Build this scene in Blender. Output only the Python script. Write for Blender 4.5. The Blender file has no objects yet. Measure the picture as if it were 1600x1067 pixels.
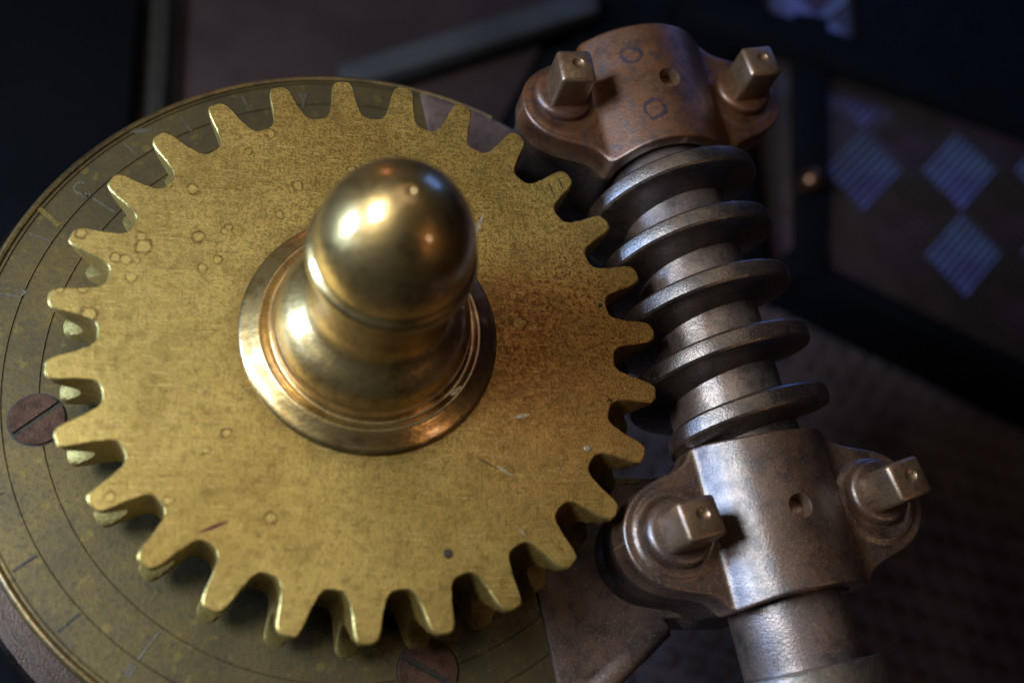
import bpy, bmesh, math, random
from mathutils import Vector, Matrix

S = 0.06                      # metres per model unit (gear tip radius = 1 unit = 60 mm)
sc = bpy.context.scene
col = sc.collection

# ------------------------------------------------------------------ camera
CAM = Vector((-0.35538, -1.36587, 3.11608))
RX = Vector((0.9703025, -0.0598062, 0.2343848))
RY = Vector((0.0373166, -0.9203461, -0.3893206))    # image down
RZ = Vector((0.2389989, 0.3865052, -0.8907824))     # view direction
cd = bpy.data.cameras.new("camera")
cam = bpy.data.objects.new("camera", cd); col.objects.link(cam)
m = Matrix((RX, -RY, -RZ)).transposed().to_4x4(); m.translation = CAM * S
cam.matrix_world = m
cd.sensor_width = 36; cd.lens = 36.0
cd.clip_start = 0.01; cd.clip_end = 50
cd.dof.use_dof = True
cd.dof.focus_distance = (Vector((1.0, 0.0, 0.04)) - CAM).dot(RZ) * S
cd.dof.aperture_fstop = 8.5
sc.camera = cam

# ------------------------------------------------------------------ world and lamps
w = bpy.data.worlds.new("World"); sc.world = w; w.use_nodes = True
wb = w.node_tree.nodes["Background"]
wb.inputs[0].default_value = (0.55, 0.7, 1.0, 1); wb.inputs[1].default_value = 0.012

def area(name, pos, target, power, sx, sy, color, spread=180):
    ld = bpy.data.lights.new(name, 'AREA'); ld.shape = 'RECTANGLE'
    ld.size = sx * S; ld.size_y = sy * S; ld.energy = power * S * S; ld.color = color
    ld.spread = math.radians(spread)
    o = bpy.data.objects.new(name, ld); col.objects.link(o)
    p, t = Vector(pos), Vector(target)
    o.location = p * S
    o.rotation_euler = (t - p).to_track_quat('-Z', 'Y').to_euler()
    return o
area("window_light", (-5.2, -0.1, 5.0), (0.4, 0, 0), 900, 2.8, 1.9, (0.78, 0.89, 1.0))
area("side_window", (-7.0, 0.4, 1.35), (1.1, 0.1, -0.1), 950, 2.2, 1.2, (0.34, 0.56, 1.0))
area("overhead_fill", (-0.6, 2.6, 7.6), (0.2, 0.0, 0), 118, 5.5, 5.5, (1.0, 0.86, 0.68))  # added soft overhead fill, gives the flat top faces something to reflect
area("warm_lamp", (3.6, -3.0, 3.4), (1.2, -0.4, 0), 17, 0.5, 0.5, (1.0, 0.6, 0.34))
area("blue_window", (8.6, 12.2, 1.9), (5.5, 3.3, -4), 210, 4.5, 4.5, (0.12, 0.30, 1.0))
area("rear_lamp", (-1.2, 4.6, 1.0), (-0.4, 1.3, -0.45), 6, 0.6, 0.6, (1.0, 0.42, 0.16))

sc.view_settings.view_transform = 'Standard'
sc.view_settings.look = 'None'
sc.view_settings.exposure = 0.0
sc.view_settings.gamma = 1.0
sc.render.engine = 'CYCLES'
sc.cycles.max_bounces = 6

# ------------------------------------------------------------------ helpers
def lin(r, g, b):
    f = lambda c: (c / 255 / 12.92) if c / 255 <= 0.04045 else ((c / 255 + 0.055) / 1.055) ** 2.4
    return (f(r), f(g), f(b), 1)

def empty(name, loc, rz=0.0, label=None, cat=None, group=None):
    o = bpy.data.objects.new(name, None); col.objects.link(o)
    o.empty_display_size = 0.2
    o.location = Vector(loc) * S; o.rotation_euler = (0, 0, rz); o.scale = (S, S, S)
    tag(o, label, cat, group)
    return o

def tag(o, label=None, cat=None, group=None, kind=None):
    if label: o["label"] = label
    if cat: o["category"] = cat
    if group: o["group"] = group
    if kind: o["kind"] = kind
    return o

def mesh_obj(name, me, mat, parent=None, loc=(0, 0, 0), rz=0.0):
    o = bpy.data.objects.new(name, me); col.objects.link(o)
    if mat and not me.materials: me.materials.append(mat)
    o.location = Vector(loc); o.rotation_euler = (0, 0, rz)
    if parent: o.parent = parent
    else:
        o.location = Vector(loc) * S; o.scale = (S, S, S)
    return o

def pydata(name, v, f, smooth=True, angle=None):
    me = bpy.data.meshes.new(name); me.from_pydata(v, [], f); me.update()
    if smooth:
        me.shade_smooth()
        if angle: me.set_sharp_from_angle(angle=math.radians(angle))
    return me

def lathe_data(prof, seg, fn=None, close_top=True, close_bottom=True):
    """prof [(r, h)] bottom to top; fn maps (x, y, h)->vertex"""
    fn = fn or (lambda x, y, h: (x, y, h))
    v, f = [], []; n = len(prof)
    for r, h in prof:
        for i in range(seg):
            a = 2 * math.pi * i / seg
            v.append(fn(r * math.cos(a), r * math.sin(a), h))
    for k in range(n - 1):
        for i in range(seg):
            j = (i + 1) % seg
            f.append((k * seg + i, k * seg + j, (k + 1) * seg + j, (k + 1) * seg + i))
    if close_top: f.append(tuple(range((n - 1) * seg, n * seg)))
    if close_bottom: f.append(tuple(reversed(range(seg))))
    return v, f

def fix_normals(me):
    bm = bmesh.new(); bm.from_mesh(me); bmesh.ops.recalc_face_normals(bm, faces=bm.faces); bm.to_mesh(me); bm.free()

def lathe(name, prof, seg=96, fn=None, angle=35, **k):
    v, f = lathe_data(prof, seg, fn, **k)
    me = pydata(name, v, f); fix_normals(me); me.shade_smooth(); me.set_sharp_from_angle(angle=math.radians(angle))
    return me

def boolean(me, cutters):
    o = bpy.data.objects.new("tmp", me); col.objects.link(o); tmp = [o]
    for c in cutters:
        fix_normals(c)
        co = bpy.data.objects.new("tmpc", c); col.objects.link(co); tmp.append(co)
        md = o.modifiers.new("b", 'BOOLEAN'); md.operation = 'DIFFERENCE'; md.solver = 'EXACT'; md.object = co
    dg = bpy.context.evaluated_depsgraph_get(); dg.update()
    out = bpy.data.meshes.new_from_object(o.evaluated_get(dg))
    for t in tmp: bpy.data.objects.remove(t)
    out.materials.clear()
    return out

def smooth_angle(me, a):
    me.shade_smooth(); me.set_sharp_from_angle(angle=math.radians(a)); return me

def prism(name, pts, z0, z1, bevel=0.0, seg=2):
    bm = bmesh.new()
    vs = [bm.verts.new((x, y, z0)) for x, y in pts]
    fc = bm.faces.new(vs)
    r = bmesh.ops.extrude_face_region(bm, geom=[fc])
    for e in r['geom']:
        if isinstance(e, bmesh.types.BMVert): e.co.z = z1
    bmesh.ops.recalc_face_normals(bm, faces=bm.faces)
    if bevel:
        bmesh.ops.bevel(bm, geom=list(bm.edges), offset=bevel, segments=seg, affect='EDGES', profile=0.5, clamp_overlap=True)
    me = bpy.data.meshes.new(name); bm.to_mesh(me); bm.free()
    smooth_angle(me, 40); return me

def ribbon(name, pts, width, z0, z1, taper=False):
    """a raised or sunk stroke along a polyline, a closed thin solid"""
    n = len(pts); L = []; Rr = []
    for i, p in enumerate(pts):
        a = pts[max(i - 1, 0)]; b = pts[min(i + 1, n - 1)]
        dx, dy = b[0] - a[0], b[1] - a[1]; l = math.hypot(dx, dy) or 1
        ww = width * 0.5
        if taper and (i == 0 or i == n - 1): ww *= 0.15
        L.append((p[0] - dy / l * ww, p[1] + dx / l * ww)); Rr.append((p[0] + dy / l * ww, p[1] - dx / l * ww))
    v = []; f = []
    for i in range(n):
        v += [(*L[i], z1), (*Rr[i], z1), (*L[i], z0), (*Rr[i], z0)]
    for i in range(n - 1):
        a, b = 4 * i, 4 * (i + 1)
        f += [(a, a + 1, b + 1, b), (a + 2, b + 2, b + 3, a + 3), (a, b, b + 2, a + 2), (a + 1, a + 3, b + 3, b + 1)]
    f += [(0, 2, 3, 1), (4 * n - 4, 4 * n - 3, 4 * n - 1, 4 * n - 2)]
    me = pydata(name, v, f, smooth=False); fix_normals(me); return me

def mid(pts, k=3):
    a, b = pts; return [(a[0] + (b[0] - a[0]) * i / k, a[1] + (b[1] - a[1]) * i / k) for i in range(k + 1)]

# ------------------------------------------------------------------ materials
class NT:
    def __init__(s, name, ref=None):
        s.m = bpy.data.materials.new(name); s.m.use_nodes = True; s.t = s.m.node_tree
        s.b = s.t.nodes["Principled BSDF"]
        tc = s.t.nodes.new("ShaderNodeTexCoord"); tc.object = ref; s.co = tc.outputs["Object"]
    def n(s, typ, **k):
        o = s.t.nodes.new(typ)
        for a, v in k.items(): setattr(o, a, v)
        return o
    def lk(s, a, b): s.t.links.new(a, b)
    def put(s, sock, v):
        if hasattr(v, "links") or isinstance(v, bpy.types.NodeSocket): s.lk(v, sock)
        else: sock.default_value = v
    def mapped(s, scale=(1, 1, 1), rot=(0, 0, 0), loc=(0, 0, 0)):
        o = s.n("ShaderNodeMapping"); s.lk(s.co, o.inputs[0])
        o.inputs[1].default_value = loc; o.inputs[2].default_value = rot; o.inputs[3].default_value = scale
        return o.outputs[0]
    def noise(s, scale, detail=3, rough=0.55, co=None, dist=0.0):
        o = s.n("ShaderNodeTexNoise"); s.lk(co or s.co, o.inputs["Vector"])
        o.inputs["Scale"].default_value = scale; o.inputs["Detail"].default_value = detail
        o.inputs["Roughness"].default_value = rough; o.inputs["Distortion"].default_value = dist
        return o.outputs[0]
    def ramp(s, v, a, b, lo=0.0, hi=1.0, smooth=True):
        o = s.n("ShaderNodeMapRange"); o.interpolation_type = 'SMOOTHSTEP' if smooth else 'LINEAR'
        s.put(o.inputs[0], v)
        for i, x in zip((1, 2, 3, 4), (a, b, lo, hi)): o.inputs[i].default_value = x
        return o.outputs[0]
    def math(s, op, a, b=0.0, clamp=False):
        o = s.n("ShaderNodeMath", operation=op, use_clamp=clamp); s.put(o.inputs[0], a); s.put(o.inputs[1], b); return o.outputs[0]
    def mix(s, f, a, b, mode='MIX'):
        o = s.n("ShaderNodeMix", data_type='RGBA', blend_type=mode)
        s.put(o.inputs[0], f); s.put(o.inputs[6], a); s.put(o.inputs[7], b); return o.outputs[2]
    def dist_to(s, p):
        o = s.n("ShaderNodeVectorMath", operation='DISTANCE'); s.lk(s.co, o.inputs[0]); o.inputs[1].default_value = p
        return o.outputs["Value"]
    def voro(s, scale, co=None, rnd=1.0):
        o = s.n("ShaderNodeTexVoronoi"); s.lk(co or s.co, o.inputs["Vector"]); o.inputs["Scale"].default_value = scale
        o.inputs["Randomness"].default_value = rnd
        sep = s.n("ShaderNodeSeparateColor"); s.lk(o.outputs["Color"], sep.inputs[0])
        return o.outputs["Distance"], sep.outputs[0], sep.outputs[1]
    def bump(s, h, strength, dist=0.01, prev=None):
        o = s.n("ShaderNodeBump"); s.lk(h, o.inputs["Height"]); o.inputs["Strength"].default_value = strength
        o.inputs["Distance"].default_value = dist * S
        if prev: s.lk(prev, o.inputs["Normal"])
        return o.outputs[0]
    def out(s, color, rough, metal, normal=None, coat=0.0, coat_rough=0.2, spec=0.5):
        s.b.inputs["Coat Weight"].default_value = coat; s.b.inputs["Specular IOR Level"].default_value = spec
        s.put(s.b.inputs["Coat Roughness"], coat_rough); s.b.inputs["Coat IOR"].default_value = 1.75
        s.put(s.b.inputs["Base Color"], color); s.put(s.b.inputs["Roughness"], rough); s.put(s.b.inputs["Metallic"], metal)
        if normal: s.lk(normal, s.b.inputs["Normal"])
        return s.m

def mat_gear(ref):
    t = NT("gear_brass", ref)
    brass = lin(190, 162, 90); dark = lin(94, 72, 34); rust = lin(96, 50, 22); orange = lin(190, 136, 74)
    big = t.noise(2.2, 4); fine = t.noise(120, 3, 0.7); med = t.noise(34, 5, 0.75)
    c = t.mix(t.ramp(big, 0.35, 0.68), brass, lin(166, 138, 72))
    c = t.mix(t.ramp(t.dist_to((-0.7, 0.1, 0.33)), 0.1, 0.9, 0.55, 0.0), c, lin(168, 150, 88))
    # warmer orange tone on the side facing the worm
    side = t.ramp(t.dist_to((0.72, -0.12, 0.33)), 0.15, 0.75, 1, 0)
    c = t.mix(t.math('MULTIPLY', side, 0.75), c, orange)
    # fine speckled patina, heavier towards the upper half
    upper = t.ramp(t.dist_to((0.35, 0.75, 0.33)), 0.2, 1.7, 1.0, 0.40)
    sp = t.math('MULTIPLY', t.ramp(fine, 0.47, 0.57), upper)
    c = t.mix(t.math('MULTIPLY', sp, 0.72), c, dark)
    sp2 = t.math('MULTIPLY', t.ramp(med, 0.46, 0.66), 0.45)
    c = t.mix(sp2, c, dark)
    # rust-brown stain beside the knob
    st = t.ramp(t.math('ADD', t.dist_to((0.47, -0.01, 0.33)), t.math('MULTIPLY', t.noise(9, 4), 0.22)), 0.15, 0.50, 1, 0)
    st2 = t.math('MULTIPLY', st, t.ramp(t.noise(42, 4, 0.7), 0.40, 0.60, 0.15, 1.0))
    c = t.mix(t.math('MULTIPLY', st, 0.38), c, lin(158, 92, 42))
    c = t.mix(t.math('MULTIPLY', st2, 0.7), c, rust)
    st3 = t.ramp(t.math('ADD', t.dist_to((0.70, 0.10, 0.33)), t.math('MULTIPLY', t.noise(6, 3), 0.3)), 0.2, 0.5, 1, 0)
    c = t.mix(t.math('MULTIPLY', t.math('MULTIPLY', st3, t.ramp(t.noise(60, 4, 0.7), 0.52, 0.60)), 0.85), c, rust)
    sx = t.n("ShaderNodeSeparateXYZ"); t.lk(t.co, sx.inputs[0])
    rad_ = t.math('SQRT', t.math('ADD', t.math('MULTIPLY', sx.outputs[0], sx.outputs[0]), t.math('MULTIPLY', sx.outputs[1], sx.outputs[1])))
    hub = t.ramp(t.math('ADD', rad_, t.math('MULTIPLY', t.noise(12, 4, 0.7), 0.10)), 0.46, 0.54, 1, 0)
    c = t.mix(t.math('MULTIPLY', hub, 0.45), c, lin(92, 68, 34))
    blot = t.ramp(t.noise(6.5, 5, 0.7), 0.50, 0.64)
    c = t.mix(t.math('MULTIPLY', blot, 0.35), c, lin(120, 98, 50))
    # ring-shaped drip stains
    wob = t.n("ShaderNodeMix", data_type='VECTOR'); wob.inputs[0].default_value = 0.022
    t.lk(t.co, wob.inputs[4]); nz = t.n("ShaderNodeTexNoise"); nz.inputs["Scale"].default_value = 30; t.lk(t.co, nz.inputs[0]); t.lk(nz.outputs["Color"], wob.inputs[5])
    spots = [(-0.244, 0.529, 0.0197), (-0.578, 0.489, 0.0219), (-0.727, 0.300, 0.0197), (-0.717, 0.266, 0.0284), (-0.747, 0.155, 0.0197), (-0.795, 0.221, 0.0175), (-0.766, 0.216, 0.0197), (-0.734, 0.213, 0.0131), (-0.554, 0.308, 0.0219), (-0.460, 0.353, 0.0153), (-0.429, 0.506, 0.0131), (-0.534, 0.200, 0.0175), (-0.474, 0.337, 0.0131), (-0.299, 0.411, 0.0153), (-0.904, 0.297, 0.0197), (-0.946, 0.106, 0.0153), (-0.881, 0.109, 0.0175), (-0.854, 0.022, 0.0306), (-0.437, -0.347, 0.0175), (-0.300, -0.609, 0.0197), (-0.062, 0.610, 0.0175), (-0.657, 0.499, 0.0131), (-0.409, 0.651, 0.0153), (-0.671, 0.561, 0.0131), (-0.494, -0.405, 0.0131), (0.501, 0.055, 0.0284), (-0.588, -0.555, 0.0153), (-0.746, -0.543, 0.0175), (-0.181, 0.660, 0.0131), (-0.489, 0.233, 0.0175), (-0.340, 0.729, 0.0197)]
    off = t.n("ShaderNodeVectorMath", operation='SUBTRACT'); t.lk(wob.outputs[1], off.inputs[0]); off.inputs[1].default_value = (0.011, 0.011, 0.011)
    dm = None
    for x, y, r in spots:
        o = t.n("ShaderNodeVectorMath", operation='DISTANCE'); t.lk(off.outputs[0], o.inputs[0]); o.inputs[1].default_value = (x, y, 0.33 * 0.978)
        d1 = t.math('MULTIPLY', o.outputs["Value"], 1.1 / r)
        dm = d1 if dm is None else t.math('MINIMUM', dm, d1)
    ring = t.ramp(t.math('ABSOLUTE', t.math('SUBTRACT', dm, 0.95)), 0.10, 0.34, 1, 0)
    c = t.mix(t.math('MULTIPLY', t.ramp(dm, 0.6, 0.95, 1, 0), 0.3), c, lin(206, 176, 104))
    c = t.mix(t.math('MULTIPLY', t.math('MULTIPLY', ring, t.ramp(t.noise(45, 3), 0.30, 0.6, 0.25, 1.0)), 0.75), c, lin(86, 66, 30))
    # hairline scratches, two directions
    s1 = t.noise(1.0, 2, 0.6, t.mapped((14, 260, 1), (0, 0, 0.55)))
    s2 = t.noise(1.0, 2, 0.6, t.mapped((10, 190, 1), (0, 0, -0.9), (3, 1, 0)))
    scr = t.math('MAXIMUM', t.ramp(s1, 0.62, 0.72), t.ramp(s2, 0.64, 0.74))
    c = t.mix(t.math('MULTIPLY', scr, 0.5), c, lin(216, 190, 122))
    s3 = t.noise(1.0, 3, 0.6, t.mapped((7, 150, 1), (0, 0, 0.05), (5, 2, 0))); s4 = t.noise(1.0, 3, 0.6, t.mapped((170, 9, 1), (0, 0, 0.35), (1, 7, 0)))
    c = t.mix(t.math('MULTIPLY', t.math('MAXIMUM', t.ramp(s3, 0.60, 0.72), t.ramp(s4, 0.60, 0.72)), 0.5), c, lin(104, 80, 38))
    rough = t.math('ADD', t.ramp(fine, 0.3, 0.7, 0.30, 0.50), t.math('MULTIPLY', st2, 0.12))
    nrm = t.bump(fine, 0.13, 0.02); nrm = t.bump(s1, 0.06, 0.02, nrm); nrm = t.bump(big, 0.12, 0.05, nrm)
    return t.out(c, rough, 0.85, nrm)

def mat_knob(ref):
    t = NT("polished_brass", ref)
    big = t.noise(5, 4, 0.6); fine = t.noise(70, 4, 0.65); stre = t.noise(1, 3, 0.6, t.mapped((6, 6, 60)))
    c = t.mix(t.ramp(big, 0.35, 0.7), lin(184, 152, 94), lin(146, 114, 64))
    red = t.ramp(t.dist_to((0.30, 0.02, 0.44)), 0.10, 0.30, 1, 0)
    c = t.mix(t.math('MULTIPLY', red, t.ramp(t.noise(14, 4), 0.35, 0.6, 0.4, 0.95)), c, lin(112, 58, 26))
    # green-white deposit sits in the groove at the foot of the ogee
    c = t.mix(t.math('MULTIPLY', t.ramp(fine, 0.50, 0.62), 0.4), c, lin(110, 82, 38))
    c = t.mix(t.math('MULTIPLY', t.ramp(t.noise(11, 5, 0.7), 0.46, 0.66), 0.65), c, lin(104, 80, 42))
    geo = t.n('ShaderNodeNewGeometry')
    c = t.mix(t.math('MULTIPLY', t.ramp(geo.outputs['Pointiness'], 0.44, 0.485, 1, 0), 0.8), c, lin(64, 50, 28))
    hs = t.noise(1, 3, 0.65, t.mapped((9, 120, 60), (0.4, 0.2, 0.7)))
    c = t.mix(t.math('MULTIPLY', t.ramp(hs, 0.6, 0.72), 0.35), c, lin(224, 196, 136))
    rough = t.math('ADD', t.ramp(big, 0.3, 0.75, 0.30, 0.42), t.ramp(fine, 0.5, 0.75, 0.0, 0.10))
    nrm = t.bump(t.noise(9, 3), 0.12, 0.03); nrm = t.bump(fine, 0.06, 0.01, nrm); nrm = t.bump(stre, 0.04, 0.01, nrm); nrm = t.bump(hs, 0.05, 0.01, nrm)
    return t.out(c, rough, 0.94, nrm, 0.6, t.ramp(t.noise(30, 4), 0.35, 0.7, 0.08, 0.24))

def mat_dial(ref):
    t = NT("dull_dial_brass", ref)
    big = t.noise(2.6, 4); fine = t.noise(48, 5, 0.7); sp = t.noise(20, 4, 0.7)
    c = t.mix(t.ramp(big, 0.3, 0.7), lin(92, 78, 44), lin(74, 64, 40))
    c = t.mix(t.math('MULTIPLY', t.ramp(fine, 0.48, 0.62), 0.6), c, lin(58, 50, 34))
    c = t.mix(t.math('MULTIPLY', t.ramp(t.noise(5.5, 5, 0.7), 0.46, 0.66), 0.5), c, lin(58, 53, 40))
    c = t.mix(t.math('MULTIPLY', t.ramp(sp, 0.56, 0.72), 0.45), c, lin(128, 108, 46))
    d, r1, r2 = t.voro(9)
    c = t.mix(t.math('MULTIPLY', t.math('MULTIPLY', t.ramp(t.math('ADD', d, t.math('MULTIPLY', fine, 0.12)), 0.16, 0.24, 1, 0), t.ramp(r1, 0.7, 0.73)), 0.3), c, lin(130, 110, 46))
    nrm = t.bump(fine, 0.07, 0.02); nrm = t.bump(sp, 0.03, 0.03, nrm)
    return t.out(c, t.ramp(fine, 0.3, 0.7, 0.36, 0.55), 0.7, nrm)

def mat_bronze(name, ref, a, b, stain, rough=(0.30, 0.46), marks=(), dust=0.25, metal=0.55, coat=0.5, edges=0.0):
    t = NT(name, ref)
    big = t.noise(4.5, 4); fine = t.noise(110, 4, 0.7); med = t.noise(22, 4, 0.65)
    c = t.mix(t.ramp(big, 0.32, 0.68), a, b)
    c = t.mix(t.math('MULTIPLY', t.ramp(med, 0.46, 0.66), 0.7), c, stain)
    grime = t.ramp(t.noise(9, 5, 0.7), 0.5, 0.72)
    c = t.mix(t.math('MULTIPLY', grime, 0.6), c, tuple(x * 0.55 for x in stain[:3]) + (1,))
    # worn bright edges
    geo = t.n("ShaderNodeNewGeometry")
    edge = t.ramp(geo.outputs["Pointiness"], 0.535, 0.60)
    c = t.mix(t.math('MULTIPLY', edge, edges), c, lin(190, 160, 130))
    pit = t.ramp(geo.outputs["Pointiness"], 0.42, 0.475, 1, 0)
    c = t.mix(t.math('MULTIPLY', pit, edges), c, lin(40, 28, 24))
    # settled dust grains
    dn = t.ramp(t.noise(190, 2, 0.6), 0.62, 0.70)
    c = t.mix(t.math('MULTIPLY', dn, dust), c, lin(200, 178, 156))
    for p, r in marks:
        wd = t.math('ADD', t.dist_to(p), t.math('MULTIPLY', t.math('SUBTRACT', t.noise(22, 3), 0.5), 0.045))
        rg = t.ramp(t.math('ABSOLUTE', t.math('SUBTRACT', wd, r)), 0.003, 0.012, 1, 0)
        c = t.mix(t.math('MULTIPLY', rg, t.ramp(t.noise(30, 3), 0.35, 0.55, 0.6, 1.0)), c, lin(34, 22, 38))
    rg = t.math('ADD', t.ramp(med, 0.3, 0.7, *rough), t.math('MULTIPLY', dn, 0.2))
    nrm = t.bump(fine, 0.18, 0.010); nrm = t.bump(med, 0.05, 0.015, nrm); nrm = t.bump(t.noise(4.5, 1), 0.08, 0.03, nrm)
    cb = t.bump(fine, 0.20, 0.010); cb = t.bump(t.noise(4.5, 1), 0.06, 0.03, cb)
    t.lk(cb, t.b.inputs["Coat Normal"])
    return t.out(c, rg, metal, nrm, coat, t.ramp(med, 0.3, 0.7, 0.20, 0.34))

def mat_plain(name, color, rough, metal, var=0.35, scale=12, bump=0.15, spec=0.5):
    t = NT(name)
    n1 = t.noise(scale, 4, 0.65)
    dk = tuple(x * (1 - var) for x in color[:3]) + (1,)
    c = t.mix(t.ramp(n1, 0.35, 0.65), color, dk)
    return t.out(c, t.ramp(n1, 0.3, 0.7, rough - 0.06, rough + 0.08), metal, t.bump(t.noise(scale * 5, 3), bump, 0.02), spec=spec)

# ------------------------------------------------------------------ background (far below and behind)
M_floor = mat_plain("floor_dark_steel", lin(128, 108, 104), 0.36, 0.55, 0.5, 1.2)
M_tread = mat_plain("tread_steel", lin(92, 76, 66), 0.30, 0.8, 0.4, 2.0)
_t = NT("tread_steel_tinted"); _q = _t.noise(0.55, 3)  # steel colour varies between brown and purple in broad patches
M_tread = _t.out(_t.mix(_t.ramp(_q, 0.42, 0.60), lin(92, 76, 66), lin(100, 76, 82)), _t.ramp(_t.noise(2.5, 4), 0.3, 0.7, 0.26, 0.42), 0.8)
M_frame = mat_plain("black_iron", lin(5, 5, 7), 0.8, 0.0, 0.4, 3, spec=0.12)
M_brown = mat_plain("brown_sheet", lin(54, 38, 34), 0.7, 0.0, 0.35, 1.2, spec=0.2)
M_grey = mat_plain("grey_bar", lin(62, 60, 58), 0.6, 0.1, 0.3, 2, spec=0.2)

fl = pydata("floor", [(-30, -30, -4.7), (30, -30, -4.7), (30, 30, -4.7), (-30, 30, -4.7)], [(0, 1, 2, 3)], smooth=False)
floor = tag(mesh_obj("floor", fl, M_floor), kind="structure")
# rows of small raised bars on the floor, too many and too blurred to pick apart
v, f = [], []
ux, uy = Vector((0.96, -0.28)), Vector((0.28, 0.96))
for i in range(-2, 46):
    for j in range(-14, 26):
        c0 = Vector((1.2, 0.6)) + ux * (i * 0.22 + (0.11 if j % 2 else 0)) + uy * (j * 0.24)
        if c0.x < 1.6: continue
        k = len(v)
        for dx, dy, z in ((-.085, -.08, 0), (.085, -.08, 0), (.085, .08, 0), (-.085, .08, 0), (-.06, -.035, .07), (.06, -.035, .07), (.06, .035, .07), (-.06, .035, .07)):
            p = c0 + ux * dx + uy * dy; v.append((p.x, p.y, -4.7 + z))
        f += [(k + 4, k + 5, k + 6, k + 7), (k, k + 1, k + 5, k + 4), (k + 1, k + 2, k + 6, k + 5), (k + 2, k + 3, k + 7, k + 6), (k + 3, k, k + 4, k + 7)]
st = mesh_obj("floor_studs", pydata("floor_studs", v, f, smooth=False), M_floor, floor); st["kind"] = "stuff"

TP = empty("tread_plate", (0, 0, 0), label="raised tread plate with ribbed diamonds, out of focus at the right", cat="tread plate")
mesh_obj("plate", prism("plate", [(4.09, 2.64), (8.9, 0.35), (11.5, 6.0), (4.6, 7.2)], -4.62, -4.0, 0.03), M_tread, TP)
hv, hh = Vector((0.10, 0.46)), Vector((0.53, 0.047)); C0 = Vector((5.05, 3.58))
def rhomb(flip):
    g = hh * 0.82; e1, e2 = (g + hv, g - hv) if not flip else (g - hv, g + hv)
    v, f = [], []; N = 8
    for k in range(N):
        a, b = -0.5 + (k + 0.06) / N, -0.5 + (k + 0.94) / N; mm = (a + b) / 2; q = len(v)
        for t_, z in ((a, 0), (mm, 0.012), (b, 0)):
            for s_ in (-0.47, 0.47):
                p = e1 * s_ + e2 * t_; v.append((p.x, p.y, z))
        f += [(q, q + 1, q + 3, q + 2), (q + 2, q + 3, q + 5, q + 4), (q, q + 2, q + 4), (q + 1, q + 5, q + 3)]
    me = pydata("tread_diamond", v, f, smooth=False); fix_normals(me); return me
RA, RB = rhomb(False), rhomb(True)
ne = Vector((8.9 - 4.09, 0.35 - 2.64)).normalized(); nn = Vector((-ne.y, ne.x))
for i in range(-1, 6):
    for j in range(-3, 5):
        for h, me in ((0, RA), (1, RB)):
            c0 = C0 + hh * (2 * i + h) + hv * (2 * j + h)
            if (c0 - Vector((4.09, 2.64))).dot(nn) < 0.42 or c0.x < 4.75 or c0.x > 9.5 or c0.y > 6.3: continue
            if (c0 - Vector((3.4, 5.2))).dot(Vector((0.26, 0.966))) > 0.0 and c0.x > 6.3: continue
            if (c0 - Vector((3.4, 5.2))).dot(Vector((0.26, 0.966))) > -0.12 and (c0 - Vector((3.4, 5.2))).dot(Vector((0.26, 0.966))) < 0.2: continue
            mesh_obj("tread_diamond", me, M_tread, TP, (c0.x, c0.y, -3.998))
tag(mesh_obj("frame_bar", prism("frame_bar", [(4.10, 2.40), (4.40, 2.40), (4.98, 5.3), (4.60, 5.3)], -4.3, -3.9, 0.02), M_frame), "dark iron bar along the left edge of the tread plate", "bar")
tag(mesh_obj("frame_bar", prism("frame_bar", [(3.39, 5.05), (9.5, 3.40), (9.7, 6.6), (5.5, 6.6), (5.25, 5.02), (3.45, 5.45)], -4.2, -3.86, 0.02), M_frame), "dark iron bar behind the bolts, widened to black out the top right corner", "bar")  # bar outline widened to darken the bright plate in this corner
tag(mesh_obj("step_edge", prism("step_edge", [(4.0, 2.50), (9.0, 0.12), (9.1, 0.32), (4.09, 2.70)], -4.6, -3.93, 0.04), M_frame), "dark rounded edge strip along the front of the tread plate", "edge strip")
tag(mesh_obj("bolt_stud", lathe("bolt_stud", [(0.05, -3.91), (0.10, -3.86), (0.115, -3.79), (0.10, -3.72), (0.06, -3.68), (0.005, -3.67)], 32), mat_plain("brown_stud", lin(120, 80, 54), 0.25, 0.9), None, (4.33, 3.29, 0)), "small round brown stud blurred beside the worm", "stud")
tag(mesh_obj("wall_panel", prism("wall_panel", [(-1.07, 5.6), (-1.0, 2.6), (1.1, 2.8), (2.6, 5.8)], -4.4, -4.0, 0.02), M_brown), "flat brown metal panel blurred behind the dial's top edge", "panel")
tag(mesh_obj("upright_post", prism("upright_post", [(-1.34, 5.6), (-1.17, 5.6), (-1.11, 2.9), (-1.26, 2.9)], -4.4, -3.85, 0.04), mat_plain("olive_post", lin(40, 34, 22), 0.7, 0.0, spec=0.2)), "narrow olive brown post blurred at the upper left", "post")
tag(mesh_obj("dark_panel", prism("dark_panel", [(-9, 7), (-1.5, 7), (-1.4, 2.2), (-0.6, 1.0), (-0.6, -7), (-9, -7)], -4.6, -4.2, 0.02), M_frame), "dark panel at the upper left, extended over the floor to keep it black", "dark panel")  # real panel only at upper left; the rest blackens the lit floor
tag(mesh_obj("diagonal_bar", prism("diagonal_bar", [(0.15, 3.97), (2.44, 5.14), (2.51, 4.86), (0.26, 3.76)], -3.96, -3.7, 0.06), M_grey), "grey bar slanting up to the right above the gear", "bar")
tag(mesh_obj("dark_floor_sheet", prism("dark_floor_sheet", [(1.25, 3.2), (1.3, 4.25), (2.3, 4.75), (2.6, 6.4), (4.5, 6.4), (4.4, 5.2), (3.95, 4.9), (3.9, 2.4), (1.4, 2.4)], -4.6, -4.05, 0.03), M_frame), "black sheet added to darken the floor between slanting bar and tread plate", "dark sheet")  # added sheet, near-black colour stands in for darkness on the floor

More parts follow.
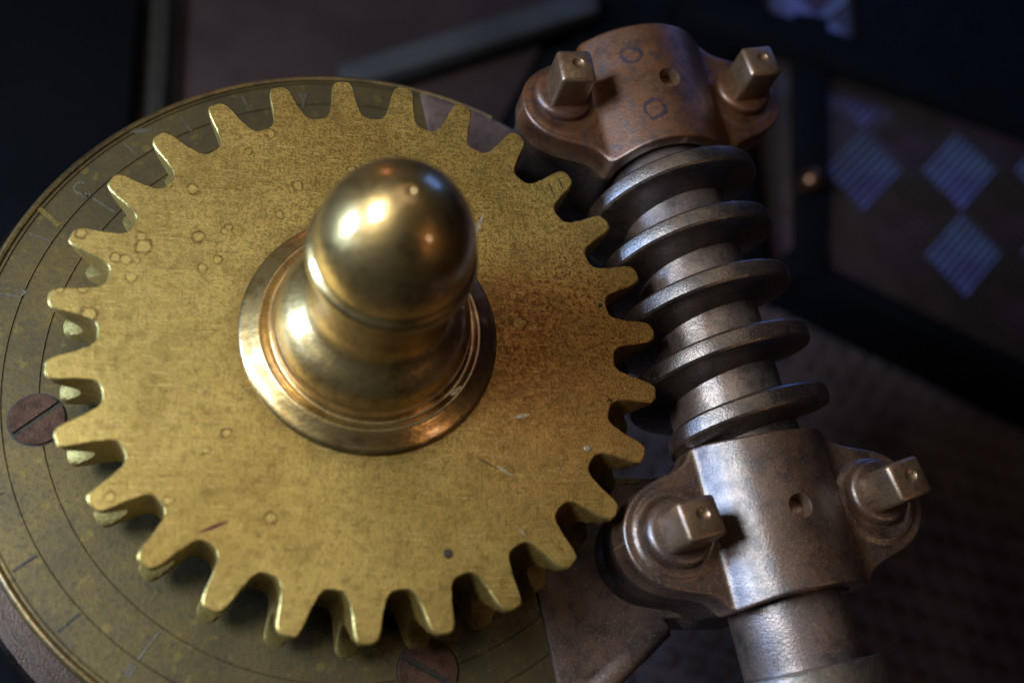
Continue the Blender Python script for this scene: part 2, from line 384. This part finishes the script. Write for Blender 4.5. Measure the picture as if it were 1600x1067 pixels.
# ------------------------------------------------------------------ drum and dial under the gear
DR = tag(mesh_obj("drum", lathe("drum", [(1.20, -1.9), (1.39, -1.9), (1.40, -0.54), (1.403, -0.50), (1.396, -0.475), (1.38, -0.462), (1.20, -0.460)], 192, close_top=True, close_bottom=True), None, None, (0, -0.06, 0)),
         "dark steel drum forming the rim under the engraved brass dial", "drum")
POCK = [(0.63, -0.37), (2.2, -0.40), (2.2, 0.93), (1.1, 0.90), (0.80, 0.95), (0.69, 1.04), (0.61, 0.95)]
DR.data = smooth_angle(boolean(DR.data, [prism("pocket", [(x, y + 0.06) for x, y in POCK], -2.5, 0.2)]), 35)
DR.data.materials.append(mat_bronze("drum_steel", DR, lin(58, 42, 33), lin(44, 34, 29), lin(30, 23, 20), (0.24, 0.36), dust=0.05, metal=0.9, coat=0.2))
ZD = -0.41
DI = empty("dial_plate", (0, 0, -0.455), label="round dull brass dial plate with engraved rings under the gear", cat="dial plate")
M_dial = mat_dial(DI)
prof = [(1.30, 0.0), (1.328, 0.008), (1.330, 0.020), (1.326, 0.034), (1.315, 0.0435), (1.305, 0.045)]
for r in (1.293, 1.193, 1.075):
    prof += [(r + 0.003, 0.045), (r + 0.0014, 0.0405), (r - 0.0014, 0.0405), (r - 0.003, 0.045)]
prof += [(0.4, 0.045)]
mesh_obj("dial_face", smooth_angle(boolean(lathe("dial_face", prof, 256, angle=25), [prism("pocket", POCK, -1, 1)]), 25), M_dial, DI)
def trim(me):
    bm = bmesh.new(); bm.from_mesh(me)
    bmesh.ops.delete(bm, geom=[f for f in bm.faces if f.calc_center_median().x > 0.55 and f.calc_center_median().y > -1.0], context="FACES")
    bm.to_mesh(me); bm.free(); return me
mesh_obj("dial_rim", trim(lathe("dial_rim", [(1.3065, 0.0455), (1.310, 0.0525), (1.318, 0.056), (1.327, 0.053), (1.334, 0.044), (1.337, 0.03), (1.337, 0.002)], 256, close_top=False, close_bottom=False)), mat_bronze("rim_brass", DI, lin(132, 108, 60), lin(104, 84, 48), lin(66, 52, 32), (0.3, 0.45), dust=0.1, metal=0.85, coat=0.5), DI)
M_mark = mat_plain("engraving_bare_metal", lin(92, 84, 68), 0.5, 0.7, 0.4, 30)
M_markd = mat_plain("engraving_dark", lin(44, 38, 28), 0.6, 0.4, 0.4, 30)
M_markb = mat_plain("engraving_brass", lin(112, 94, 46), 0.45, 0.7, 0.4, 30)
TK = [((-1.173, 0.513), (-1.096, 0.484), 0.008, M_mark), ((-1.153, 0.62), (-1.077, 0.551), 0.018, M_markb), ((-0.889, 0.926), (-0.832, 0.874), 0.008, M_mark),
      ((-0.689, 1.064), (-0.642, 1.001), 0.009, M_mark), ((-0.462, 1.19), (-0.429, 1.117), 0.009, M_mark), ((-1.258, 0.275), (-1.169, 0.259), 0.008, M_mark),
      ((-1.084, -0.69), (-1.02, -0.642), 0.009, M_markd), ((-0.933, -0.88), (-0.873, -0.825), 0.009, M_markd), ((-0.973, 0.675), (-0.891, 0.619), 0.008, M_mark),
      ((-0.69, -0.971), (-0.624, -0.88), 0.008, M_mark), ((-1.188, -0.451), (-1.138, -0.438), 0.007, M_markd), ((-0.72, -1.02), (-0.70, -0.985), 0.024, M_mark)]
for a, b, wd, mt in TK:
    mesh_obj("engraved_tick", ribbon("engraved_tick", mid((a, b)), wd, 0.0452, 0.0465), mt, DI)
GL = [[(-1.006, 0.735), (-1.022, 0.739), (-1.036, 0.73), (-1.043, 0.713), (-1.037, 0.697), (-1.023, 0.69), (-1.013, 0.691)],
      [(-1.012, 0.688), (-1.004, 0.672), (-0.984, 0.69), (-0.994, 0.709), (-0.999, 0.692), (-0.987, 0.676)],
      [(-0.241, 1.228), (-0.23, 1.21), (-0.215, 1.187)], [(-0.205, 1.229), (-0.217, 1.193), (-0.222, 1.161)], [(-0.236, 1.222), (-0.208, 1.219)]]
for q, g in enumerate(GL):
    mesh_obj("engraved_numeral", ribbon("engraved_numeral", g, 0.0085, 0.0452, 0.0460 + 0.0004 * q), M_mark, DI)
mesh_obj("pointer_mark", prism("pointer_mark", [(-1.174, 0.298), (-1.168, 0.262), (-1.149, 0.28)], 0.0452, 0.0472), M_mark, DI)
mesh_obj("dent", ribbon("dent", [(-0.875, 0.975), (-0.85, 0.982), (-0.82, 0.985), (-0.79, 0.99)], 0.022, 0.0452, 0.0465, True), M_mark, DI)
M_screw = mat_plain("screw_iron", lin(72, 48, 33), 0.62, 0.15, 0.45, 26, 0.2, spec=0.15)
def screw(cx, cy, ang, r=0.088):
    e = mesh_obj("screw", lathe("screw", [(r + 0.006, 0.0456), (r + 0.006, 0.0462), (r, 0.0462), (r, 0.0462)], 48), M_markd, DI, (cx, cy, 0))
    hw = 0.0095; v, f = [], []
    for sg in (1, -1):
        ring = []
        a0 = math.asin(hw / r)
        for i in range(25):
            a = a0 + (math.pi - 2 * a0) * i / 24
            ring.append((r * math.cos(a), r * math.sin(a) * sg))
        k = len(v); n_ = len(ring)
        v += [(x, y, 0.0465) for x, y in ring] + [(x, y, 0.0520) for x, y in ring] + [(x * 0.985, hw + (y - hw) * 0.985 if sg > 0 else -hw + (y + hw) * 0.985, 0.0535) for x, y in ring]
        for i in range(n_):
            j = (i + 1) % n_
            f += [(k + i, k + j, k + n_ + j, k + n_ + i), (k + n_ + i, k + n_ + j, k + 2 * n_ + j, k + 2 * n_ + i)]
        f.append(tuple(range(k + 2 * n_, k + 3 * n_)))
    me = pydata("screw_head", v, f, smooth=False); fix_normals(me)
    mesh_obj("screw_head", me, M_screw, e, rz=ang)
screw(-1.068, -0.188, math.atan2(0.115, 0.130)); screw(0.228, -1.04, math.atan2(-0.091, 0.154), 0.10)

# ------------------------------------------------------------------ worm frame: x = across, y = along the worm, z = up
TH = math.radians(98.24); RW = TH - math.pi / 2
DV = Vector((math.cos(TH), math.sin(TH), 0)); NV = Vector((math.sin(TH), -math.cos(TH), 0))
AX = NV * 1.2916 + Vector((0, 0, -0.165))

# ------------------------------------------------------------------ bracket carrying the bearings
BK = empty("bearing_bracket", (0, 0, -0.72), label="dark brown iron bracket carrying both bearings, overlapping the dial's right side", cat="bracket")
M_brk = mat_bronze("bracket_iron", BK, lin(92, 72, 62), lin(72, 57, 50), lin(46, 35, 31), (0.45, 0.6), dust=0.35, metal=0.3, coat=0.1)
arc = [(1.312 * math.cos(math.radians(a)), 1.312 * math.sin(math.radians(a))) for a in (78.6, 75, 71, 67, 63, 59)]
outl = arc + [(0.86, 1.20), (1.05, 1.34), (1.38, 1.28), (1.46, 0.98), (1.10, 0.885), (0.80, 0.935), (0.69, 1.03), (0.60, 0.95), (0.60, 0.4), (0.68, -0.38),
              (1.0, -0.40), (1.35, -0.36), (1.66, -0.42), (1.66, -0.72), (1.45, -0.90), (1.06, -0.895), (0.74, -1.145), (0.682, -1.165)]
mesh_obj("bracket_plate", prism("bracket_plate", outl[::-1], 0.0, 0.325, 0.012), M_brk, BK)
def tube(name, p0, p1, r, seg=20):
    p0, p1 = Vector(p0), Vector(p1); d = (p1 - p0).normalized(); u = d.orthogonal().normalized(); q = d.cross(u); v = []; f = []
    for p, k in ((p0 - d * r * 0.5, 0.4), (p0, 1), (p1, 1), (p1 + d * r * 0.5, 0.4)):
        for i in range(seg):
            a = 2 * math.pi * i / seg; v.append(p + (u * math.cos(a) + q * math.sin(a)) * r * k)
    for k in range(3):
        for i in range(seg): f.append((k * seg + i, k * seg + (i + 1) % seg, (k + 1) * seg + (i + 1) % seg, (k + 1) * seg + i))
    f += [tuple(range(seg))[::-1], tuple(range(3 * seg, 4 * seg))]
    me = pydata(name, [tuple(x) for x in v], f); fix_normals(me); return smooth_angle(me, 50)
mesh_obj("edge_bead", tube("edge_bead", (1.075, -0.915, 0.295), (0.70, -1.208, 0.295), 0.050), M_brk, BK)

# ------------------------------------------------------------------ worm
WO = empty("worm_shaft", AX, RW, "dark steel worm with helical thread meshing with the brass gear", "worm")
M_worm = mat_bronze("worm_steel", WO, lin(128, 106, 94), lin(102, 88, 83), lin(60, 46, 39), (0.30, 0.44), dust=0.4, metal=0.65, coat=0.8)
M_thr = mat_bronze("thread_steel", WO, lin(88, 68, 55), lin(60, 48, 41), lin(22, 16, 13), (0.28, 0.42), dust=0.35, metal=0.7, coat=0.8, edges=0.5)
yl = lambda x, y, h: (x, h, y)
core = [(0.19, -1.45), (0.2, -1.40), (0.2, -0.60), (0.205, -0.555), (0.205, -0.548), (0.222, -0.546), (0.226, -0.54), (0.226, -0.475), (0.222, -0.468), (0.215, -0.462), (0.213, -0.3), (0.213, 0.58), (0.2, 0.62), (0.2, 1.10), (0.19, 1.12)]
mesh_obj("core", lathe("core", core, 96, yl, 30), M_worm, WO)
PIT = 0.238
pr = [(-0.082, 0.205), (-0.067, 0.214), (-0.058, 0.235), (-0.0460, 0.295), (-0.0375, 0.342), (-0.0325, 0.3535), (-0.0240, 0.3595), (0.0, 0.3615), (0.0240, 0.3595), (0.0325, 0.3535), (0.0375, 0.342), (0.0460, 0.295), (0.058, 0.235), (0.067, 0.214), (0.082, 0.205)]
v, f = [], []; a0, a1, st = -880, 945, 5; na = (a1 - a0) // st + 1; npf = len(pr)
for i in range(na):
    a = a0 + i * st; ar = math.radians(a); e = min((a - a0) / 110, (a1 - a) / 95, 1.0); e = e * e * (3 - 2 * e)
    for ds, r in pr:
        rr = 0.200 + (r - 0.200) * e; dd = ds * (0.35 + 0.65 * e)
        v.append((rr * math.cos(ar), 0.088 - PIT * a / 360 + dd, rr * math.sin(ar)))
for i in range(na - 1):
    for k in range(npf - 1):
        q = i * npf + k; f.append((q, q + 1, q + npf + 1, q + npf))
me = pydata("thread", v, f); fix_normals(me); smooth_angle(me, 24)
mesh_obj("thread", me, M_thr, WO)
cl = [(0.19, -1.9), (0.262, -1.9), (0.27, -1.88), (0.27, -1.325), (0.262, -1.31), (0.25, -1.306), (0.195, -1.306)]
mesh_obj("end_collar", lathe("end_collar", cl, 96, yl, 30), mat_bronze("collar_bronze", WO, lin(92, 78, 64), lin(74, 62, 52), lin(48, 40, 34), (0.34, 0.48)), WO)

# ------------------------------------------------------------------ pillow-block bearings
BX = 0.39
def smin(a, b, k):
    h = max(k - abs(a - b), 0) / k; return min(a, b) - h * h * k * 0.25
def plan(x, y, ear, k, bw=0.245, bl=0.265):
    dx, dy = abs(x) - bw, abs(y) - bl
    box = math.hypot(max(dx, 0), max(dy, 0)) + min(max(dx, dy), 0)
    return smin(box, math.hypot(abs(x) - BX, y) - ear, k)
def solve(fn, lo, hi):
    for _ in range(40):
        m_ = (lo + hi) / 2
        if fn(m_) < 0: lo = m_
        else: hi = m_
    return (lo + hi) / 2
def cap_mesh(ear, k, kf, crad, hfl, split, boss, nx=150, ny=72):
    xe = solve(lambda x: plan(x, 0, ear, k), 0.3, 0.8)
    xs = [xe * math.sin(math.pi / 2 * (-1 + 2 * i / nx)) * 0.5 + xe * (-1 + 2 * i / nx) * 0.5 for i in range(nx + 1)]
    xs[0], xs[-1] = -xe * 0.9995, xe * 0.9995
    top, v, f = [], [], []
    for x in xs:
        L = solve(lambda y: plan(x, y, ear, k), 0.0, 0.6); L = max(L, 0.003)
        for j in range(ny + 1):
            tt = -1 + 2 * j / ny; y = L * (math.sin(math.pi / 2 * tt) * 0.8 + tt * 0.2)
            hc = math.sqrt(max(crad * crad - x * x, 0))
            bd = math.hypot(abs(x) - BX, y)
            q = min(max((0.158 - bd) / 0.02, 0), 1); hf = hfl + boss * q * q * (3 - 2 * q)
            q = min(max((0.128 - bd) / 0.014, 0), 1); hf += -0.5 * boss * q * q * (3 - 2 * q)
            h = -smin(-hc, -hf, kf)
            t_ = -plan(x, y, ear, k); rr = 0.011
            if t_ < rr: h -= rr - math.sqrt(max(rr * rr - (rr - max(t_, 0)) ** 2, 0))
            v.append((x, y, h))
    n1 = ny + 1; N = len(v)
    v += [(x, y, split) for x, y, z in v]
    for i in range(nx):
        for j in range(ny):
            a = i * n1 + j
            f.append((a, a + n1, a + n1 + 1, a + 1)); f.append((N + a, N + a + 1, N + a + n1 + 1, N + a + n1))
    loop = [j for j in range(n1)] + [i * n1 + ny for i in range(1, nx + 1)] + [nx * n1 + j for j in range(ny - 1, -1, -1)] + [i * n1 for i in range(nx - 1, 0, -1)]
    for p, q in zip(loop, loop[1:] + loop[:1]): f.append((p, q, N + q, N + p))
    me = pydata("cap", v, f); fix_normals(me)
    bore = lathe("bore", [(0.228, -0.6), (0.228, 0.6)], 96, yl)
    hole = lathe("hole", [(0.043, 0.17), (0.043, crad + 0.1)], 47, lambda x, y, h: (x + 0.00137, y + 0.00173, h))
    return smooth_angle(boolean(me, [bore, hole]), 38)
def base_mesh(ear, k, split):
    n = 120; lv = [(split - 0.004, 0.965), (split - 0.03, 0.985), (split - 0.10, 0.96), (-0.20, 0.93), (-0.245, 0.99), (-0.275, 1.0)]
    ring = []
    for i in range(n):
        a = 2 * math.pi * i / n; c, s = math.cos(a), math.sin(a)
        r = solve(lambda t_: plan(c * t_, s * t_, ear, k), 0.0, 1.0); ring.append((c * r, s * r))
    v, f = [], []
    for z, q in lv: v += [(x * q, y * q, z) for x, y in ring]
    for kx in range(len(lv) - 1):
        for i in range(n): f.append((kx * n + i, kx * n + (i + 1) % n, (kx + 1) * n + (i + 1) % n, (kx + 1) * n + i))
    f += [tuple(range(n)), tuple(reversed(range((len(lv) - 1) * n, len(lv) * n)))]
    me = pydata("base", v, f); fix_normals(me)
    return smooth_angle(boolean(me, [lathe("bore", [(0.228, -0.6), (0.228, 0.6)], 96, yl)]), 40)
def bolt_mesh():
    bm = bmesh.new(); bmesh.ops.create_cube(bm, size=1)
    for q in bm.verts: q.co = Vector((q.co.x * 0.137, q.co.y * 0.137, 0.155 + (q.co.z + 0.5) * 0.190))
    up = [e for e in bm.edges]
    bmesh.ops.bevel(bm, geom=up, offset=0.016, segments=3, affect='EDGES', profile=0.5)
    me = bpy.data.meshes.new("bolt"); bm.to_mesh(me); bm.free()
    bm = bmesh.new(); bmesh.ops.create_uvsphere(bm, u_segments=24, v_segments=14, radius=0.034)
    for q in bm.verts: q.co += Vector((0.006, 0.008, 0.345 + 0.024))
    c = bpy.data.meshes.new("c"); bm.to_mesh(c); bm.free()
    return smooth_angle(boolean(me, [c]), 30)
BOLT = bolt_mesh()
COLLAR = lathe("collar", [(0.11, 0.12), (0.116, 0.140), (0.116, 0.160), (0.113, 0.169), (0.105, 0.176), (0.094, 0.179), (0.02, 0.180)], 64, angle=45)
BUSH = lathe("bushing", [(0.201, -0.235), (0.218, -0.235), (0.226, -0.23), (0.226, 0.23), (0.218, 0.235), (0.201, 0.235)], 96, yl, close_top=False, close_bottom=False)
def bearing(s, ear, k, kf, crad, label, ca, cb, cs, yaws, lean, marks, dust, coat):
    e = empty("pillow_block", AX + DV * s + Vector((0, 0, -0.275)), RW, label, "bearing")
    Z = (0, 0, 0.275)
    mk = [((x, y, 0.275 + math.sqrt(crad * crad - x * x)), r) for x, y, r in marks]
    mc = mat_bronze("cap_bronze", e, ca, cb, cs, (0.38, 0.52), mk, dust, metal=0.55, coat=coat, edges=0.5)
    mb = mat_bronze("base_iron", e, lin(70, 55, 49), lin(56, 46, 43), lin(32, 25, 23), (0.36, 0.55), dust=0.3)
    mesh_obj("bearing_cap", cap_mesh(ear, k, kf, crad, 0.138, 0.02, 0.010 if s < 0 else 0.003), mc, e, Z)
    mesh_obj("bearing_base", base_mesh(ear, k, 0.02), mb, e, Z)
    mesh_obj("bushing", BUSH.copy(), mat_bronze("bush_bronze", e, lin(140, 96, 56), lin(110, 78, 50), lin(60, 40, 30)), e, Z)
    for sx, (yaw, y0, dz) in zip((-1, 1), yaws):
        mbt = mat_bronze("bolt_steel", e, lin(132, 100, 70), lin(108, 84, 58), lin(72, 46, 32), (0.30, 0.46), dust=0.25, metal=0.75)
        o = mesh_obj("bolt", BOLT.copy(), mbt, e, (sx * BX, y0, 0.275 + dz), math.radians(yaw))
        o.rotation_euler.x, o.rotation_euler.y = math.radians(lean[0] * sx), math.radians(lean[1])
        mesh_obj("collar", COLLAR.copy(), mc, o)
    return e
bearing(-0.81, 0.185, 0.24, 0.012, 0.287, "brown shaft bearing at the bottom right with a pale crease along its cap", lin(94, 67, 49), lin(76, 55, 43), lin(44, 30, 25),
        ((5, -0.005, 0.0), (9, 0.03, 0.006)), (1.5, 1.0), (), 0.3, 0.7)
bearing(0.90, 0.170, 0.26, 0.055, 0.283, "reddish brown shaft bearing at the top with two ring marks on its cap", lin(98, 60, 32), lin(80, 48, 30), lin(48, 31, 28),
        ((-2, 0.03, -0.004), (4, 0.02, 0.004)), (-1.2, -1.0), ((-0.12, 0.13, 0.036), (-0.09, -0.13, 0.038)), 0.2, 0.3)

# ------------------------------------------------------------------ gear with knob
GR = empty("worm_gear", (0, 0, -0.33), label="large brass worm wheel with 27 teeth and a speckled flat face", cat="gear")
M_gear = mat_gear(GR)
PH = 1.67134; NT_ = 27; hp = math.pi / NT_
half = [(0.0, 1.004), (0.015, 1.0035), (0.0255, 1.0005), (0.0330, 0.995), (0.0385, 0.986), (0.0425, 0.973), (0.0458, 0.955), (0.0486, 0.935), (0.0515, 0.912), (0.0545, 0.890), (0.0580, 0.872), (0.0635, 0.859), (0.0715, 0.851), (0.0820, 0.8475)]
half = [(u * (0.91 if r > 0.90 else 0.95 if r > 0.86 else 1.0), r) for u, r in half]
def outline(tipr, inset=0.0):
    pts = []
    for u, r in half:
        rr = r
        if r > tipr: rr = tipr - (1 - (r - 0.0)) * 0.02
        pts.append((math.atan2(max(u - inset * (0.9 if r > 0.9 else 0.5), 0), rr) if u else 0.0, rr - inset * (1.0 if r > 0.985 else (0.4 if r > 0.87 else 0.9))))
    pts.append((hp, 0.8465 - inset))
    full = [(-a, r) for a, r in reversed(pts)][:-1] + pts
    return full
Tg = 0.33
layers = [(0.0, 0.0045, 0.0), (-0.0045, 0.0, 0.0)]
for i in range(1, 12):
    z = -0.006 - (Tg - 0.016) * i / 12; layers.append((z, 0.0, 0.0))
layers += [(-Tg + 0.010, 0.0, 0.0), (-Tg, 0.008, 0.0)]
RI = 0.80
v, f = [], []; rows = []
def throat(z):
    t_ = max(0.0, 1 - ((z + Tg / 2) / (Tg / 2 - 0.040)) ** 2); return 1.006 - 0.085 * t_
inner = [(-hp + 2 * hp * i / 8, RI) for i in range(9)]
k0 = len(v)
for a, r in inner: v.append((r * math.cos(a), r * math.sin(a), 0.0))
for z, ins, _ in layers:
    tw = 0.036 * z / Tg
    row = []
    for a, r in outline(throat(z), ins):
        row.append(len(v)); v.append((r * math.cos(a + tw), r * math.sin(a + tw), z))
    rows.append(row)
k1 = len(v); tw = -0.036
for a, r in inner: v.append((r * math.cos(a + tw), r * math.sin(a + tw), -Tg))
f.append(tuple(range(k0, k0 + 9)) + tuple(reversed(rows[0])))
for ra, rb in zip(rows, rows[1:]):
    for i in range(len(ra) - 1): f.append((ra[i], ra[i + 1], rb[i + 1], rb[i]))
f.append(tuple(reversed(range(k1, k1 + 9))) + tuple(rows[-1]))
tooth = pydata("tooth", v, f); fix_normals(tooth)
# the face polygon tells which way normals look
if max(tooth.polygons, key=lambda p: p.center.z).normal.z < 0: tooth.flip_normals()
smooth_angle(tooth, 30)
for i in range(NT_):
    tm = tooth.copy(); rg = random.Random(i * 7 + 3); ts, rs, lop = rg.uniform(-0.005, 0.005), rg.uniform(-0.007, 0.004), rg.uniform(-0.10, 0.10)
    p1, p2 = rg.uniform(0, 6), rg.uniform(0, 6)
    for q in tm.vertices:
        r_ = math.hypot(q.co.x, q.co.y); u_ = min(max((r_ - 0.87) / 0.13, 0), 1.1)
        if u_ <= 0: continue
        ty = q.co.y; nk = 0.0016 * math.sin(ty * 190 + p1) * math.sin(q.co.z * 60 + p2)
        q.co.x *= 1 + u_ * (rs + lop * ty) + u_ * nk; q.co.y += u_ * ts + u_ * nk * 0.6
    mesh_obj("tooth", tm, M_gear, GR, (0, 0, Tg), PH + 2 * math.pi * i / NT_)
v = []; n = NT_ * 8
for r, z, tw in ((RI, 0, 0), (0.41, 0, 0), (0.41, -0.05, 0), (RI, -Tg, -0.036), (0.2, -Tg, -0.036)):
    for i in range(n):
        a = PH - hp + 2 * math.pi * i / n + tw; v.append((r * math.cos(a), r * math.sin(a), z))
f = []
for b in ((0, 1), (1, 2), (4, 3)):
    for i in range(n): j = (i + 1) % n; f.append((b[0] * n + i, b[0] * n + j, b[1] * n + j, b[1] * n + i))
web = pydata("wheel_face", v, f, smooth=False)
web_o = mesh_obj("wheel_face", web, M_gear, GR, (0, 0, Tg))
# dents and scratches on the face
M_gash = mat_plain("scratch_bright", lin(196, 184, 158), 0.35, 0.9, 0.4, 40)
M_gashd = mat_plain("scratch_dark", lin(70, 58, 40), 0.5, 0.6, 0.4, 40)
M_gashr = mat_plain("scratch_red", lin(96, 34, 24), 0.5, 0.5, 0.3, 40)
for p, wd, mt in ((((0.352, 0.362), (0.409, 0.481)), 0.016, M_gash), (((0.468, -0.289), (0.526, -0.275)), 0.013, M_gash), (((0.40, -0.455), (0.452, -0.484)), 0.008, M_gash),
                  (((0.338, -0.427), (0.41, -0.465)), 0.004, M_gashd), (((-0.509, -0.664), (-0.424, -0.63)), 0.010, M_gashr), (((0.462, -0.657), (0.485, -0.684)), 0.006, M_gash),
                  (((0.655, 0.641), (0.678, 0.575)), 0.006, M_gashd), (((0.699, 0.656), (0.714, 0.602)), 0.006, M_gashd), (((0.805, -0.20), (0.82, -0.235)), 0.005, M_gashd), (((0.80, -0.222), (0.828, -0.212)), 0.005, M_gashd)):
    mesh_obj("scratch", ribbon("scratch", mid(p), wd, Tg - 0.002, Tg + 0.0012, True), mt, GR)
for (x, y), r, mt in (((0.717, -0.39), 0.011, M_gash), ((0.813, 0.139), 0.008, M_gashd), ((0.233, -0.735), 0.014, M_gashd)):
    mesh_obj("pit_mark", lathe("pit_mark", [(r * 1.1, 0.0), (r, 0.0014), (r * 0.4, 0.0018)], 20), mt, GR, (x, y, Tg))

M_knob = mat_knob(GR)
kp = [(0.424, 0.0), (0.4255, 0.008), (0.421, 0.016), (0.408, 0.022), (0.385, 0.036), (0.368, 0.050), (0.362, 0.0535), (0.355, 0.054), (0.348, 0.050), (0.338, 0.045), (0.329, 0.044), (0.3225, 0.047),
      (0.3200, 0.056), (0.3195, 0.075), (0.3180, 0.10), (0.3140, 0.125), (0.3060, 0.152), (0.2930, 0.178), (0.2740, 0.202), (0.2520, 0.222), (0.2320, 0.240), (0.2170, 0.262), (0.2080, 0.290), (0.2035, 0.325), (0.2020, 0.365), (0.2025, 0.41), (0.205, 0.45), (0.210, 0.482), (0.217, 0.506),
      (0.228, 0.520), (0.238, 0.530), (0.2445, 0.544), (0.246, 0.558), (0.2425, 0.573), (0.235, 0.584), (0.227, 0.589), (0.2255, 0.592), (0.226, 0.597)]
for i in range(1, 22):
    a = math.pi / 2 * i / 22; kp.append((0.227 * math.cos(a) ** 1.12, 0.597 + 0.302 * math.sin(a)))
kp += [(0.0165, 0.8985), (0.0145, 0.893), (0.008, 0.8885), (0.001, 0.8875)]
kn = mesh_obj("knob", lathe("knob", kp, 160, angle=60, close_bottom=False), M_knob, GR, (0, 0, Tg))
mesh_obj("knob_dent", ribbon("knob_dent", [(0.245, -0.235), (0.268, -0.222), (0.29, -0.20)], 0.022, 0.040, 0.052, True), M_gash, kn)
